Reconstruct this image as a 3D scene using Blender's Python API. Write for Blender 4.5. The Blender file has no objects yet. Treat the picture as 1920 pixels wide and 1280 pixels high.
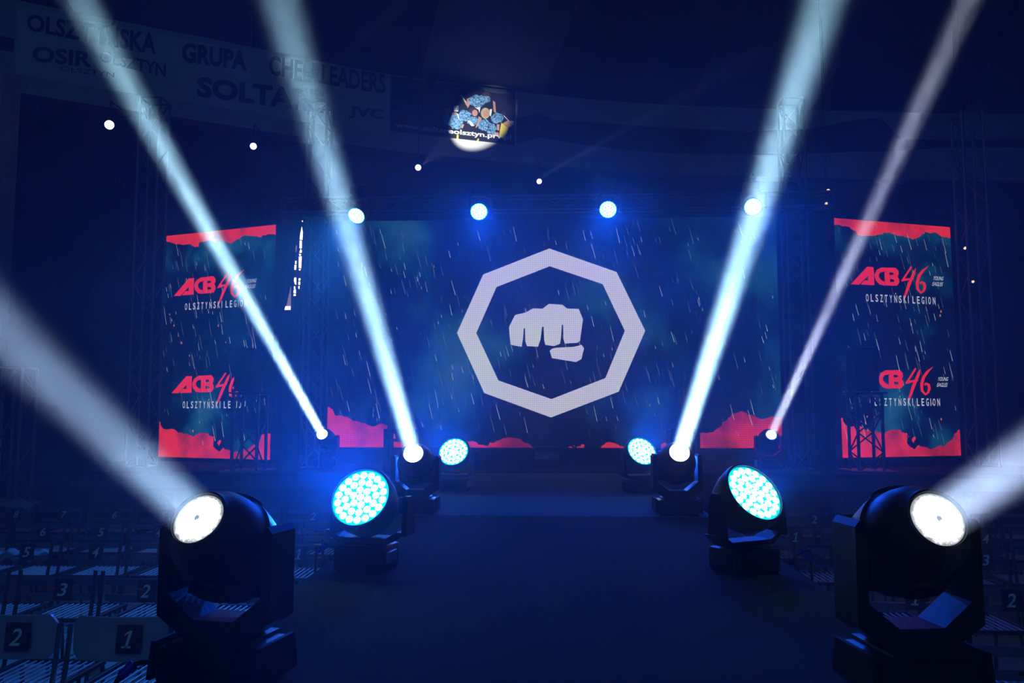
import bpy, bmesh, math, random
from mathutils import Vector, Matrix, Euler
R = math.radians
S = bpy.context.scene
C = S.collection
random.seed(7)

# ------------------------------------------------------------------ camera
CAM = Vector((-0.03, 0.0, 0.68)); FPX = 1500.0
cd = bpy.data.cameras.new('camera'); cam = bpy.data.objects.new('camera', cd); C.objects.link(cam)
cd.sensor_width = 36; cd.lens = 36 * FPX / 1920; cd.clip_start = 0.02; cd.clip_end = 200
cam.location = CAM; cam.rotation_euler = (R(94.99), 0, R(2.67)); S.camera = cam
RM = cam.rotation_euler.to_matrix()

def ray(px, py): return RM @ Vector(((px - 960) / FPX, (640 - py) / FPX, -1))
def P(px, py, Y):                      # the point at depth Y seen at a pixel
    d = ray(px, py); return CAM + d * ((Y - CAM.y) / d.y)
def PZ(px, py, z):                     # the point at height z seen at a pixel
    d = ray(px, py); return CAM + d * ((z - CAM.z) / d.z)
def proj(p):
    q = RM.transposed() @ (Vector(p) - CAM); return (960 + FPX * q.x / -q.z, 640 - FPX * q.y / -q.z)

# ------------------------------------------------------------------ view, world
S.view_settings.view_transform = 'Standard'; S.view_settings.look = 'None'
S.view_settings.exposure = 0.0; S.view_settings.gamma = 1.0; S.view_settings.use_curve_mapping = False
S.cycles.max_bounces = 5; S.cycles.diffuse_bounces = 2; S.cycles.glossy_bounces = 2
S.cycles.volume_bounces = 0; S.cycles.transmission_bounces = 2
S.cycles.volume_max_steps = 256
W = bpy.data.worlds.new('hall_dark'); S.world = W; W.use_nodes = True
W.node_tree.nodes['Background'].inputs[0].default_value = (0.0006, 0.0025, 0.006, 1)

def add_light(kind, loc, direction, power, color, size=.1, spread=180, parent=None, core=None, blend=.3):
    l = bpy.data.lights.new('lamp_light', kind); l.energy = power; l.color = color
    if kind == 'AREA':
        l.shape = 'DISK'; l.size = size; l.spread = R(spread)
    else:
        l.shadow_soft_size = size; l.spot_size = R(spread); l.spot_blend = blend
    if core:
        l.use_nodes = True; t = l.node_tree; e = t.nodes['Emission']
        g = t.nodes.new('ShaderNodeNewGeometry'); sx = t.nodes.new('ShaderNodeSeparateXYZ'); cx = t.nodes.new('ShaderNodeCombineXYZ')
        t.links.new(g.outputs['Parametric'], sx.inputs[0]); t.links.new(sx.outputs[0], cx.inputs[0]); t.links.new(sx.outputs[1], cx.inputs[1])
        ds = t.nodes.new('ShaderNodeVectorMath'); ds.operation = 'DISTANCE'; ds.inputs[1].default_value = (.5, .5, 0)
        t.links.new(cx.outputs[0], ds.inputs[0])
        r = t.nodes.new('ShaderNodeValToRGB'); t.links.new(ds.outputs['Value'], r.inputs[0])
        el = r.color_ramp.elements; el[0].position = 0; el[1].position = .5; el[1].color = (0, 0, 0, 1)
        v = core[0][1]; el[0].color = (v, v, v, 1)
        for p_, v in core[1:]:
            x = el.new(p_); x.color = (v, v, v, 1)
        mm = t.nodes.new('ShaderNodeMath'); mm.operation = 'MULTIPLY'; mm.inputs[1].default_value = 4
        t.links.new(r.outputs[0], mm.inputs[0]); t.links.new(mm.outputs[0], e.inputs['Strength'])
    o = bpy.data.objects.new('lamp_light', l); C.objects.link(o)
    o.location = loc; o.rotation_euler = Vector(direction).to_track_quat('-Z', 'Y').to_euler()
    if parent:
        o.parent = parent; o.matrix_parent_inverse = parent.matrix_world.inverted()
    return o

# dim blue fill light, added unseen high behind the viewer to lift the hall
FILL = add_light('AREA', (0, -7, 8.5), (0, 12, -1.5), 72, (.16, .6, 1), size=5, spread=150)

# ------------------------------------------------------------------ materials
def pbr(name, col, rough=.6, metal=0, emit=None, strength=0, bump=0, bscale=40, var=0, spec=.5):
    m = bpy.data.materials.new(name); m.use_nodes = True; t = m.node_tree; b = t.nodes['Principled BSDF']
    b.inputs['Base Color'].default_value = (*col, 1); b.inputs['Roughness'].default_value = rough
    b.inputs['Metallic'].default_value = metal; b.inputs['Specular IOR Level'].default_value = spec
    if emit:
        b.inputs['Emission Color'].default_value = (*emit, 1); b.inputs['Emission Strength'].default_value = strength
        m.cycles.emission_sampling = 'NONE'
    if bump or var:
        tc = t.nodes.new('ShaderNodeTexCoord'); n = t.nodes.new('ShaderNodeTexNoise'); n.inputs['Scale'].default_value = bscale
        n.inputs['Detail'].default_value = 3; t.links.new(tc.outputs['Object'], n.inputs['Vector'])
        if bump:
            bp = t.nodes.new('ShaderNodeBump'); bp.inputs['Strength'].default_value = bump; bp.inputs['Distance'].default_value = .01
            t.links.new(n.outputs[0], bp.inputs['Height']); t.links.new(bp.outputs[0], b.inputs['Normal'])
        if var:
            r = t.nodes.new('ShaderNodeValToRGB'); t.links.new(n.outputs[0], r.inputs[0])
            r.color_ramp.elements[0].position = .3; r.color_ramp.elements[1].position = .7
            r.color_ramp.elements[0].color = tuple(c * (1 - var) for c in col) + (1,)
            r.color_ramp.elements[1].color = tuple(min(1, c * (1 + var)) for c in col) + (1,)
            t.links.new(r.outputs[0], b.inputs['Base Color'])
    return m

M = {}
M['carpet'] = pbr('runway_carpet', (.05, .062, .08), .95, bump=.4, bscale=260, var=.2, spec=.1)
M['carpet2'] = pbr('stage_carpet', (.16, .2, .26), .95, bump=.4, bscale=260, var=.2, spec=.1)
M['skirt'] = pbr('black_skirt', (.012, .012, .014), .9, bump=.3, bscale=20, spec=.1)
M['floor'] = pbr('hall_floor', (.32, .36, .36), .55, var=.12, bscale=1.5)
M['wall'] = pbr('dark_wall', (.035, .04, .05), .9, var=.2, bscale=.6)
M['fascia'] = pbr('gallery_plaster', (.6, .62, .64), .9, var=.08, bscale=1.2)
M['strip'] = pbr('gallery_recess_shade', (.02, .03, .05), .9)
M['ceil_l'] = pbr('ceiling_light_panel', (.13, .16, .17), .9, var=.1, bscale=.7)
M['ceil_d'] = pbr('ceiling_dark_panel', (.035, .045, .055), .9, var=.1, bscale=.7)
M['black'] = pbr('black_plastic', (.012, .013, .016), .42, bump=.08, bscale=90)
M['blackm'] = pbr('black_matt', (.008, .009, .011), .7)
M['grille'] = pbr('speaker_grille', (.02, .02, .022), .6, bump=.5, bscale=300)
M['alu'] = pbr('truss_aluminium', (.12, .135, .16), .5, .6)
M['chrome'] = pbr('chrome_tube', (.75, .78, .82), .22, 1)
M['rib'] = pbr('steel_rib', (.75, .8, .9), .38, .35)
M['bar'] = pbr('glossy_back_bar', (.16, .19, .26), .22, .5)
M['frame'] = pbr('black_steel_tube', (.02, .02, .024), .4)
M['panel'] = pbr('pale_back_panel', (.42, .48, .5), .24, .45, spec=.6)
M['card'] = pbr('number_card_black', (.01, .011, .014), .45)
M['numeral'] = pbr('number_white', (.92, .94, .96), .6)
M['cloth'] = pbr('banner_cloth', (.8, .8, .8), .9, var=.06, bscale=2)
M['ink'] = pbr('banner_navy_ink', (.03, .05, .14), .9)
M['ink2'] = pbr('banner_grey_ink', (.1, .12, .2), .9)
M['photo'] = pbr('photo_dark', (.012, .016, .03), .6)
M['photo2'] = pbr('photo_hall', (.05, .08, .11), .6)
M['white'] = pbr('print_white', (.8, .82, .84), .6)
M['skin'] = pbr('print_skin', (.55, .28, .2), .7)
M['hairb'] = pbr('print_brown', (.06, .035, .03), .7)
M['hairy'] = pbr('print_blond', (.5, .4, .25), .7)
M['yellow'] = pbr('print_yellow', (.75, .62, .05), .7)
M['pom'] = pbr('print_pompom', (.13, .3, .75), .7, var=.95, bscale=28)
M['cable'] = pbr('rubber_cable', (.008, .008, .01), .5)
M['plug'] = pbr('blue_plug', (.02, .01, .6), .4)
M['redtag'] = pbr('red_marker', (.7, .08, .05), .6)
M['redcurtain'] = pbr('red_curtain', (.12, .01, .012), .9)
M['jacket'] = pbr('pale_jacket', (.22, .3, .36), .9)
M['silver'] = pbr('silver_panel', (.5, .52, .55), .3, .8)
M['logo_red'] = pbr('screen_red', (0, 0, 0), .6, emit=(.85, .02, .006), strength=.9, spec=.1)
M['logo_white'] = pbr('screen_white', (0, 0, 0), .6, emit=(.6, .62, .68), strength=.8, spec=.1)
M['rain'] = pbr('screen_rain', (0, 0, 0), .6, emit=(.45, .62, .75), strength=.24, spec=.1)
M['rain2'] = pbr('screen_rain_bright', (0, 0, 0), .6, emit=(.7, .8, .85), strength=.6, spec=.1)
M['ember'] = pbr('screen_ember', (0, 0, 0), .6, emit=(.8, .25, .06), strength=.7, spec=.1)
M['doorlight'] = pbr('lit_gap', (0, 0, 0), .6, emit=(1, .86, .7), strength=2.2)
M['doordim'] = pbr('dim_gap', (0, 0, 0), .6, emit=(.3, .17, .17), strength=.8)
M['warm'] = pbr('warm_bulb', (0, 0, 0), .6, emit=(1, .7, .4), strength=1.2)
M['led'] = pbr('led_lens', (.1, .3, .4), .2, emit=(.45, .95, 1), strength=6)
M['ledplate'] = pbr('led_honeycomb', (.01, .05, .1), .3, emit=(.0, .6, .85), strength=1.6)
M['parlens'] = pbr('par_lens', (0, 0, 0), .3, emit=(1, .95, 1), strength=5)
M['glow_lens'] = pbr('beam_lens', (0, 0, 0), .3, emit=(.85, .93, 1), strength=6)

def lens_material():
    m = pbr('beam_lens_dusty', (.02, .02, .03), .15, emit=(.9, .95, 1), strength=1)
    t = m.node_tree; b = t.nodes['Principled BSDF']
    tc = t.nodes.new('ShaderNodeTexCoord'); ln = t.nodes.new('ShaderNodeVectorMath'); ln.operation = 'LENGTH'
    mp = t.nodes.new('ShaderNodeVectorMath'); mp.operation = 'MULTIPLY'; mp.inputs[1].default_value = (1, 1, 0)
    t.links.new(tc.outputs['Object'], mp.inputs[0])
    n = t.nodes.new('ShaderNodeTexNoise'); n.inputs['Scale'].default_value = 45; n.inputs['Detail'].default_value = 5; n.inputs['Roughness'].default_value = .8
    t.links.new(tc.outputs['Object'], n.inputs['Vector'])
    t.links.new(mp.outputs[0], ln.inputs[0])
    ma = t.nodes.new('ShaderNodeMath'); ma.operation = 'MULTIPLY_ADD'; ma.inputs[1].default_value = .03; 
    t.links.new(n.outputs[0], ma.inputs[0]); t.links.new(ln.outputs['Value'], ma.inputs[2])
    r = t.nodes.new('ShaderNodeValToRGB'); t.links.new(ma.outputs[0], r.inputs[0])
    el = r.color_ramp.elements; el[0].position = 0; el[0].color = (.03, .03, .03, 1); el[1].position = 1; el[1].color = (.03, .03, .03, 1)
    # the ramp reads metres; the lens radius is 0.064
    for p_, v in ((.0225, .03), (.0245, .95), (.064, .95), (.073, .14), (.079, .06)):
        x = el.new(p_); x.color = (v, v, v, 1)
    mu = t.nodes.new('ShaderNodeMath'); mu.operation = 'MULTIPLY'; mu.inputs[1].default_value = 5
    t.links.new(r.outputs[0], mu.inputs[0]); t.links.new(mu.outputs[0], b.inputs['Emission Strength'])
    return m
M['lens'] = lens_material()

def screen_material(name, w, h, grid, red_top, white=False, emblem=False):
    """LED wall picture: storm clouds, red clouds low (and high), an LED dot grid; object space, panel spans 0..w, 0..h in X, Z"""
    m = bpy.data.materials.new(name); m.use_nodes = True; t = m.node_tree; b = t.nodes['Principled BSDF']
    m.cycles.emission_sampling = 'NONE'
    b.inputs['Base Color'].default_value = (.01, .01, .012, 1); b.inputs['Roughness'].default_value = .6; b.inputs['Specular IOR Level'].default_value = .1
    N = t.nodes.new; L = t.links.new
    tc = N('ShaderNodeTexCoord'); sp = N('ShaderNodeSeparateXYZ'); L(tc.outputs['Object'], sp.inputs[0])
    def math_(op, a, b_=None, c=None):
        n = N('ShaderNodeMath'); n.operation = op
        for i, v in enumerate((a, b_, c)):
            if v is None: continue
            if isinstance(v, (int, float)): n.inputs[i].default_value = v
            else: L(v, n.inputs[i])
        return n.outputs[0]
    def noise(scale, detail, off=0, rough=.55):
        mp = N('ShaderNodeMapping'); mp.inputs['Location'].default_value = (off, off * .7, off * 1.3); L(tc.outputs['Object'], mp.inputs[0])
        n = N('ShaderNodeTexNoise'); n.inputs['Scale'].default_value = scale; n.inputs['Detail'].default_value = detail; n.inputs['Roughness'].default_value = rough
        L(mp.outputs[0], n.inputs['Vector']); return n.outputs[0]
    def ramp(v, *st):
        r = N('ShaderNodeValToRGB'); L(v, r.inputs[0]); el = r.color_ramp.elements
        el[0].position, c0 = st[0]; el[0].color = (*c0, 1); el[1].position, c1 = st[-1]; el[1].color = (*c1, 1)
        for p_, c_ in st[1:-1]:
            x = el.new(p_); x.color = (*c_, 1)
        return r.outputs[0]
    if emblem:
        base = ramp(noise(1.2, 2, 4), (.35, (.62, .54, .62)), (.65, (.62, .62, .52)))
    else:
        n1 = noise(.75 if w > 3 else 1.1, 6, 3.1)
        edge = math_('MULTIPLY', math_('ABSOLUTE', math_('SUBTRACT', math_('DIVIDE', sp.outputs[0], w), .5)), .14)
        n1 = math_('ADD', n1, edge if w > 3 else -.015)
        blue = ramp(n1, (.5, (.0004, .003, .01)), (.56, (.001, .013, .034)), (.61, (.003, .04, .075)), (.68, (.008, .07, .105)), (.8, (.03, .11, .15)))
        n2 = noise(1.6, 5, 9.2)
        redc = ramp(noise(2.2, 5, 1.7), (.34, (.2, .01, .012)), (.56, (.72, .024, .008)))
        # height under which the cloud bank is red
        if w > 3:
            u = math_('DIVIDE', sp.outputs[0], w)
            left = math_('MULTIPLY', math_('SUBTRACT', .3, u), 2.0); right = math_('MULTIPLY', math_('SUBTRACT', u, .72), 2.6)
            hh = math_('ADD', math_('MULTIPLY', math_('MAXIMUM', math_('MAXIMUM', left, right), 0), .62), .03)
            hh = math_('ADD', hh, math_('MULTIPLY', math_('SUBTRACT', n2, .5), .9))
        else:
            hh = math_('ADD', .3, math_('MULTIPLY', math_('SUBTRACT', n2, .5), 1.0))
        mask = math_('GREATER_THAN', hh, sp.outputs[2])
        if red_top:
            ht = math_('SUBTRACT', h - .13, math_('MULTIPLY', math_('SUBTRACT', n2, .5), .6))
            mask = math_('MAXIMUM', mask, math_('GREATER_THAN', sp.outputs[2], ht))
        mx = N('ShaderNodeMix'); mx.data_type = 'RGBA'; L(mask, mx.inputs['Factor']); L(blue, mx.inputs['A']); L(redc, mx.inputs['B'])
        base = mx.outputs['Result']
    if grid:
        k = 2 * math.pi / grid
        gx = math_('COSINE', math_('MULTIPLY', sp.outputs[0], k)); gz = math_('COSINE', math_('MULTIPLY', sp.outputs[2], k))
        dot = math_('MULTIPLY', math_('ADD', gx, gz), .25)      # -.5 .. .5
        if emblem:
            f = ramp(math_('ADD', dot, .5), (.05, (.4, .62, .95)), (.45, (1, 1, 1)))
        else:
            f = ramp(math_('ADD', dot, .5), (.1, (.4, .4, .5)), (.6, (1.25 / 1.3, 1.25 / 1.3, 1)))
        mg = N('ShaderNodeMix'); mg.data_type = 'RGBA'; mg.blend_type = 'MULTIPLY'; mg.inputs['Factor'].default_value = 1
        L(base, mg.inputs['A']); L(f, mg.inputs['B']); base = mg.outputs['Result']
    L(base, b.inputs['Emission Color']); b.inputs['Emission Strength'].default_value = 1.0
    return m

# ------------------------------------------------------------------ mesh helpers
def box(bm, c, s, rot=None, bevel=0):
    g = bmesh.ops.create_cube(bm, size=1)['verts']
    mt = Matrix.Translation(Vector(c)) @ ((rot if isinstance(rot, Matrix) else Euler(rot).to_matrix()).to_4x4() if rot else Matrix.Identity(4)) @ Matrix.Diagonal((*s, 1))
    bmesh.ops.transform(bm, matrix=mt, verts=g)
    if bevel:
        ed = {e for v in g for e in v.link_edges}
        bmesh.ops.bevel(bm, geom=list(ed), offset=bevel, segments=2, affect='EDGES', profile=.6)
def cyl(bm, a, b, r, n=10, r2=None):
    a, b = Vector(a), Vector(b); d = b - a
    g = bmesh.ops.create_cone(bm, cap_ends=True, segments=n, radius1=r, radius2=r if r2 is None else r2, depth=d.length)['verts']
    bmesh.ops.transform(bm, matrix=Matrix.Translation((a + b) / 2) @ d.to_track_quat('Z', 'Y').to_matrix().to_4x4(), verts=g)
def lathe(bm, prof, n=32, mt=Matrix.Identity(4), sx=1, sy=1, cap=True):
    rings = []
    for r, z in prof:
        rings.append([bm.verts.new(mt @ Vector((r * sx * math.cos(2 * math.pi * i / n), r * sy * math.sin(2 * math.pi * i / n), z))) for i in range(n)])
    for a, b in zip(rings, rings[1:]):
        for i in range(n):
            j = (i + 1) % n; bm.faces.new((a[i], a[j], b[j], b[i]))
    if cap:
        bm.faces.new(rings[0][::-1]); bm.faces.new(rings[-1])
def tube(bm, pts, r, n=8):
    pts = [Vector(p) for p in pts]; rings = []
    for i, p in enumerate(pts):
        d = (pts[min(i + 1, len(pts) - 1)] - pts[max(i - 1, 0)]).normalized(); q = d.to_track_quat('Z', 'Y').to_matrix()
        rings.append([bm.verts.new(p + q @ Vector((r * math.cos(2 * math.pi * k / n), r * math.sin(2 * math.pi * k / n), 0))) for k in range(n)])
    for a, b in zip(rings, rings[1:]):
        for i in range(n):
            j = (i + 1) % n; bm.faces.new((a[i], a[j], b[j], b[i]))
    bm.faces.new(rings[0][::-1]); bm.faces.new(rings[-1])
def smooth_path(pts, k=8):
    pts = [Vector(p) for p in pts]; out = []
    q = [pts[0]] + pts + [pts[-1]]
    for i in range(1, len(q) - 2):
        for j in range(k):
            t = j / k; a, b, c, d = q[i - 1], q[i], q[i + 1], q[i + 2]
            out.append(.5 * ((2 * b) + (c - a) * t + (2 * a - 5 * b + 4 * c - d) * t * t + (3 * b - a - 3 * c + d) * t ** 3))
    out.append(pts[-1]); return out
def prism(bm, pts, t, mt=Matrix.Identity(4), mi=0):
    """flat outline in local X,Z extruded by t towards -Y"""
    f = [bm.verts.new(mt @ Vector((x, -t, z))) for x, z in pts]; k = [bm.verts.new(mt @ Vector((x, 0, z))) for x, z in pts]
    fs = [bm.faces.new(f), bm.faces.new(k[::-1])]
    n = len(pts)
    for i in range(n):
        j = (i + 1) % n; fs.append(bm.faces.new((f[j], f[i], k[i], k[j])))
    for x in fs: x.material_index = mi
def obj(name, bm, mat, parent=None, smooth=False, mt=None, fix=True):
    me = bpy.data.meshes.new(name)
    if fix: bmesh.ops.recalc_face_normals(bm, faces=bm.faces)
    bm.to_mesh(me); bm.free()
    for m_ in (mat if isinstance(mat, (list, tuple)) else [mat]): me.materials.append(m_)
    if smooth:
        for p in me.polygons: p.use_smooth = True
        try: me.set_sharp_from_angle(angle=R(38))
        except Exception: pass
    o = bpy.data.objects.new(name, me); C.objects.link(o)
    if mt is not None: o.matrix_local = mt
    if parent: o.parent = parent
    return o
def tag(o, label=None, cat=None, group=None, kind=None):
    if label: o['label'] = label
    if cat: o['category'] = cat
    if group: o['group'] = group
    if kind: o['kind'] = kind
    return o
def thing(name, label, cat, loc=(0, 0, 0), rz=0, group=None):
    o = bpy.data.objects.new(name, None); C.objects.link(o); o.empty_display_size = .1
    o.location = loc; o.rotation_euler = (0, 0, rz); return tag(o, label, cat, group)
def B(): return bmesh.new()
_tc = {}
def text_poly(body, bold=.02):
    """flat text outlines as (verts, faces), 1 unit tall line, origin at lower left of its bounding box; returns size too"""
    key = (body, bold)
    if key in _tc: return _tc[key]
    cu = bpy.data.curves.new('t', 'FONT'); cu.body = body; cu.offset = bold; cu.resolution_u = 3
    o = bpy.data.objects.new('t', cu); C.objects.link(o)
    dg = bpy.context.evaluated_depsgraph_get(); me = bpy.data.meshes.new_from_object(o.evaluated_get(dg))
    vs = [v.co.copy() for v in me.vertices]; fs = [tuple(p.vertices) for p in me.polygons]
    x0 = min(v.x for v in vs); y0 = min(v.y for v in vs); x1 = max(v.x for v in vs); y1 = max(v.y for v in vs)
    vs = [((v.x - x0) / (x1 - x0), (v.y - y0) / (y1 - y0)) for v in vs]
    bpy.data.objects.remove(o); bpy.data.curves.remove(cu); bpy.data.meshes.remove(me)
    _tc[key] = (vs, fs); return _tc[key]
def text_into(bm, body, fn, bold=.02, mi=0):
    """fn maps (u,v) in 0..1 of the text's bounding box to a 3-D point"""
    vs, fs = text_poly(body, bold); bv = [bm.verts.new(fn(u, v)) for u, v in vs]
    for f in fs:
        try: bm.faces.new([bv[i] for i in f]).material_index = mi
        except ValueError: pass

# ------------------------------------------------------------------ hall
FZ = -0.98
bm = B(); box(bm, (0, 9, FZ - .05), (44, 36, .1)); tag(obj('floor', bm, M['floor']), 'pale hall floor under the seat rows', 'floor', kind='structure')
bm = B(); box(bm, (-15.2, 9, 5.5), (.2, 36, 13)); tag(obj('wall_left', bm, M['wall']), 'dark left hall wall', 'wall', kind='structure')
bm = B(); box(bm, (18.5, 9, 5.5), (.2, 36, 13)); tag(obj('wall_right', bm, M['wall']), 'dark right hall wall', 'wall', kind='structure')

# curved gallery fascia: bottom edge at constant height
ZB, ZT = 6.68, 8.48
edge = [(-260, 118), (-100, 150), (0, 168), (200, 200), (400, 230), (550, 254), (720, 280), (900, 299), (1100, 317), (1300, 327), (1527, 333), (1720, 337), (1920, 339), (2150, 339), (2400, 337)]
FC = [PZ(x, y, ZB) for x, y in edge]; FC = smooth_path([Vector((p.x, p.y, 0)) for p in FC], 6)
FS = [0.0]
for a, b in zip(FC, FC[1:]): FS.append(FS[-1] + (b - a).length)
def fpt(s, z, off=0.0):
    s = max(0, min(FS[-1] - 1e-4, s))
    i = max(k for k in range(len(FS) - 1) if FS[k] <= s); t = (s - FS[i]) / (FS[i + 1] - FS[i])
    p = FC[i].lerp(FC[i + 1], t); d = (FC[i + 1] - FC[i]).normalized(); n = Vector((d.y, -d.x, 0))
    return Vector((p.x, p.y, z)) + n * off
def s_at(px, z):                       # arc length where a column of the photo meets the fascia at height z
    lo, hi = 0, FS[-1]
    for _ in range(40):
        mid = (lo + hi) / 2
        if proj(fpt(mid, z))[0] < px: lo = mid
        else: hi = mid
    return lo
def z_at(px, py):                      # (s, z) on the fascia under a pixel
    z = 7.5
    for _ in range(25):
        s = s_at(px, z); y = proj(fpt(s, z))[1]; z += (y - py) * fpt(s, z).y / FPX * .9
    return s_at(px, z), z
def band(bm, s0, s1, z0, z1, off0, off1, n=60, mi=0):
    pr = None
    for k in range(n + 1):
        s = s0 + (s1 - s0) * k / n
        r = [bm.verts.new(fpt(s, z0, off1)), bm.verts.new(fpt(s, z1, off1)), bm.verts.new(fpt(s, z1, off0)), bm.verts.new(fpt(s, z0, off0))]
        if pr:
            for i in range(4):
                j = (i + 1) % 4; bm.faces.new((pr[i], pr[j], r[j], r[i])).material_index = mi
        else: bm.faces.new(r[::-1]).material_index = mi
        pr = r
    bm.faces.new(pr).material_index = mi
sR, _z = z_at(968, 240)
bm = B(); band(bm, 0, FS[-1], ZB, ZT, -.4, 0)
tag(obj('trim_1', bm, M['fascia']), 'pale curved gallery fascia running round the hall', 'fascia', kind='structure')
# dark-coloured strip stands in for the shaded recess in the right fascia
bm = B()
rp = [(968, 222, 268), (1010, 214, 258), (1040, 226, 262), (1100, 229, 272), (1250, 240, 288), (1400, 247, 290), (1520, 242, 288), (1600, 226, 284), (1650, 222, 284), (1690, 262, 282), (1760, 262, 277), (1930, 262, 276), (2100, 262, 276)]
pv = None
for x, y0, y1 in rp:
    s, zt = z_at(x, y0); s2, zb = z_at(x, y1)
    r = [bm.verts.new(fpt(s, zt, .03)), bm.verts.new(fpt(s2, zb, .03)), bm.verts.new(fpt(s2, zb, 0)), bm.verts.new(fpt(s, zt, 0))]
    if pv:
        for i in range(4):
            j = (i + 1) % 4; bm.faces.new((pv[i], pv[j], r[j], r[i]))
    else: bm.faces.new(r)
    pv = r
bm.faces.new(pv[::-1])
tag(obj('recess_strip', bm, M['strip']), 'long dark strip standing in for the shaded recess of the right gallery fascia', 'drape')
# wall under and behind the gallery
bm = B(); band(bm, 0, FS[-1], FZ, ZB + .05, -.9, -.42)
tag(obj('wall_back', bm, M['wall']), 'dark back wall under the gallery', 'wall', kind='structure')
# ceiling: radial panels rising from the fascia, alternately dark and pale
ribs = [(-240, -420), (-60, -200), (150, 40), (480, 470), (790, 822), (1022, 1070), (1293, 1352), (1525, 1600), (1815, 1862), (2080, 2200), (2350, 2600)]
bm = B()
pr = None
for i, (pb, pt) in enumerate(ribs):
    F = fpt(s_at(pb, ZT), ZT - .02, -.38); Y1 = F.y * .86; E = P(pt, 0, Y1); E.z = ZT + .62
    d = (E - F) / (F - E).length; G = F + d * 12; G.z = ZT + 1.9; 
    r = [(bm.verts.new(v), bm.verts.new(v + Vector((0, 0, .2)))) for v in (F, E, G)]
    if pr:
        mi = (i % 2)
        for a in range(2):
            f = bm.faces.new((pr[a][0], r[a][0], r[a + 1][0], pr[a + 1][0])); f.material_index = mi
            f = bm.faces.new((pr[a][1], pr[a + 1][1], r[a + 1][1], r[a][1])); f.material_index = mi
        bm.faces.new((pr[0][0], pr[0][1], r[0][1], r[0][0])); bm.faces.new((pr[2][0], r[2][0], r[2][1], pr[2][1]))
    pr = r
tag(obj('ceiling', bm, [M['ceil_d'], M['ceil_l']], fix=False), 'ceiling of wide alternating dark and pale panels', 'ceiling', kind='structure')
bm = B(); box(bm, (1.5, 3, 12.2), (34, 34, .2)); tag(obj('roof', bm, M['wall']), 'dark upper roof', 'roof', kind='structure')
# left hall pillar and curtain
a = P(-6, 300, 13.5); bm = B(); box(bm, (a.x - .25, 13.5, 2.9), (.9, .5, 7.6)); tag(obj('pillar', bm, M['fascia']), 'pale pillar at the left edge below the gallery', 'pillar', kind='structure')
bm = B(); a = P(236, 300, 14.6); pts = [(a.x - .22 + .024 * k, a.y + .05 * math.sin(k * 1.9)) for k in range(12)]
for (x0, y0), (x1, y1) in zip(pts, pts[1:]):
    v = [bm.verts.new((x0, y0, 3.4)), bm.verts.new((x1, y1, 3.4)), bm.verts.new((x1, y1, a.z)), bm.verts.new((x0, y0, a.z))]; bm.faces.new(v)
o = obj('red_curtain', bm, M['redcurtain']); md = o.modifiers.new('s', 'SOLIDIFY'); md.thickness = .01
tag(o, 'narrow dark red curtain under the gallery left of the tall truss tower', 'curtain')

# banners on the fascia ------------------------------------------------
def on_fascia(x0, x1, ya, yb_, off=.03):
    """returns fn(u,v): box whose lower left is at pixel (x0,ya bottom) and upper right at (x1,yb top)"""
    s0, z0 = z_at(x0, ya[1]); _, z0t = z_at(x0, ya[0]); s1, z1 = z_at(x1, yb_[1]); _, z1t = z_at(x1, yb_[0])
    def fn(u, v):
        s = s0 + (s1 - s0) * u; return fpt(s, (z0 + (z1 - z0) * u) * (1 - v) + (z0t + (z1t - z0t) * u) * v, off)
    return fn
sA, sB = s_at(30, 7.5), s_at(729, 7.5)
ban = thing('text_banner', 'long pale banner with navy lettering on the left gallery fascia', 'banner', fpt((sA + sB) / 2, ZB))
inv = Matrix.Translation(-ban.location)
def fobj(name, bm, mat, par, inv_): bm.transform(inv_); return obj(name, bm, mat, par, fix=False)
bm = B(); band(bm, sA, sB, 7.02, 8.36, 0.002, .02); fobj('cloth', bm, M['cloth'], ban, inv)
for body, x0, x1, ya, yb_, mt_, bd in (
        ('OLSZTYŃSKA', 50, 292, (15, 58), (50, 104), 'ink', .03), ('GRUPA', 340, 462, (79, 117), (97, 134), 'ink', .045),
        ('CHEERLEADERS', 503, 722, (104, 141), (139, 177), 'ink', .03), ('OSIR', 60, 172, (86, 116), (98, 128), 'ink2', .035),
        ('OLSZTYN', 113, 214, (124, 133), (137, 146), 'ink2', 0), ('OLSZTYN', 186, 310, (96, 116), (120, 146), 'ink2', .02),
        ('SOLTARE', 368, 606, (144, 182), (172, 214), 'ink', .045), ('JVC', 652, 720, (198, 222), (206, 230), 'ink2', .05)):
    bm = B(); text_into(bm, body, on_fascia(x0, x1, ya, yb_), bd); fobj('lettering', bm, M[mt_], ban, inv)
# small dark board left of it
s0 = s_at(-30, 7.4); s1 = s_at(25, 7.4)
bm = B(); band(bm, s0, s1, z_at(0, 93)[1], z_at(0, 68)[1], .002, .03, 4); tag(obj('dark_sign', bm, M['ink']), 'small dark sign at the left end of the gallery fascia', 'sign')
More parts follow.
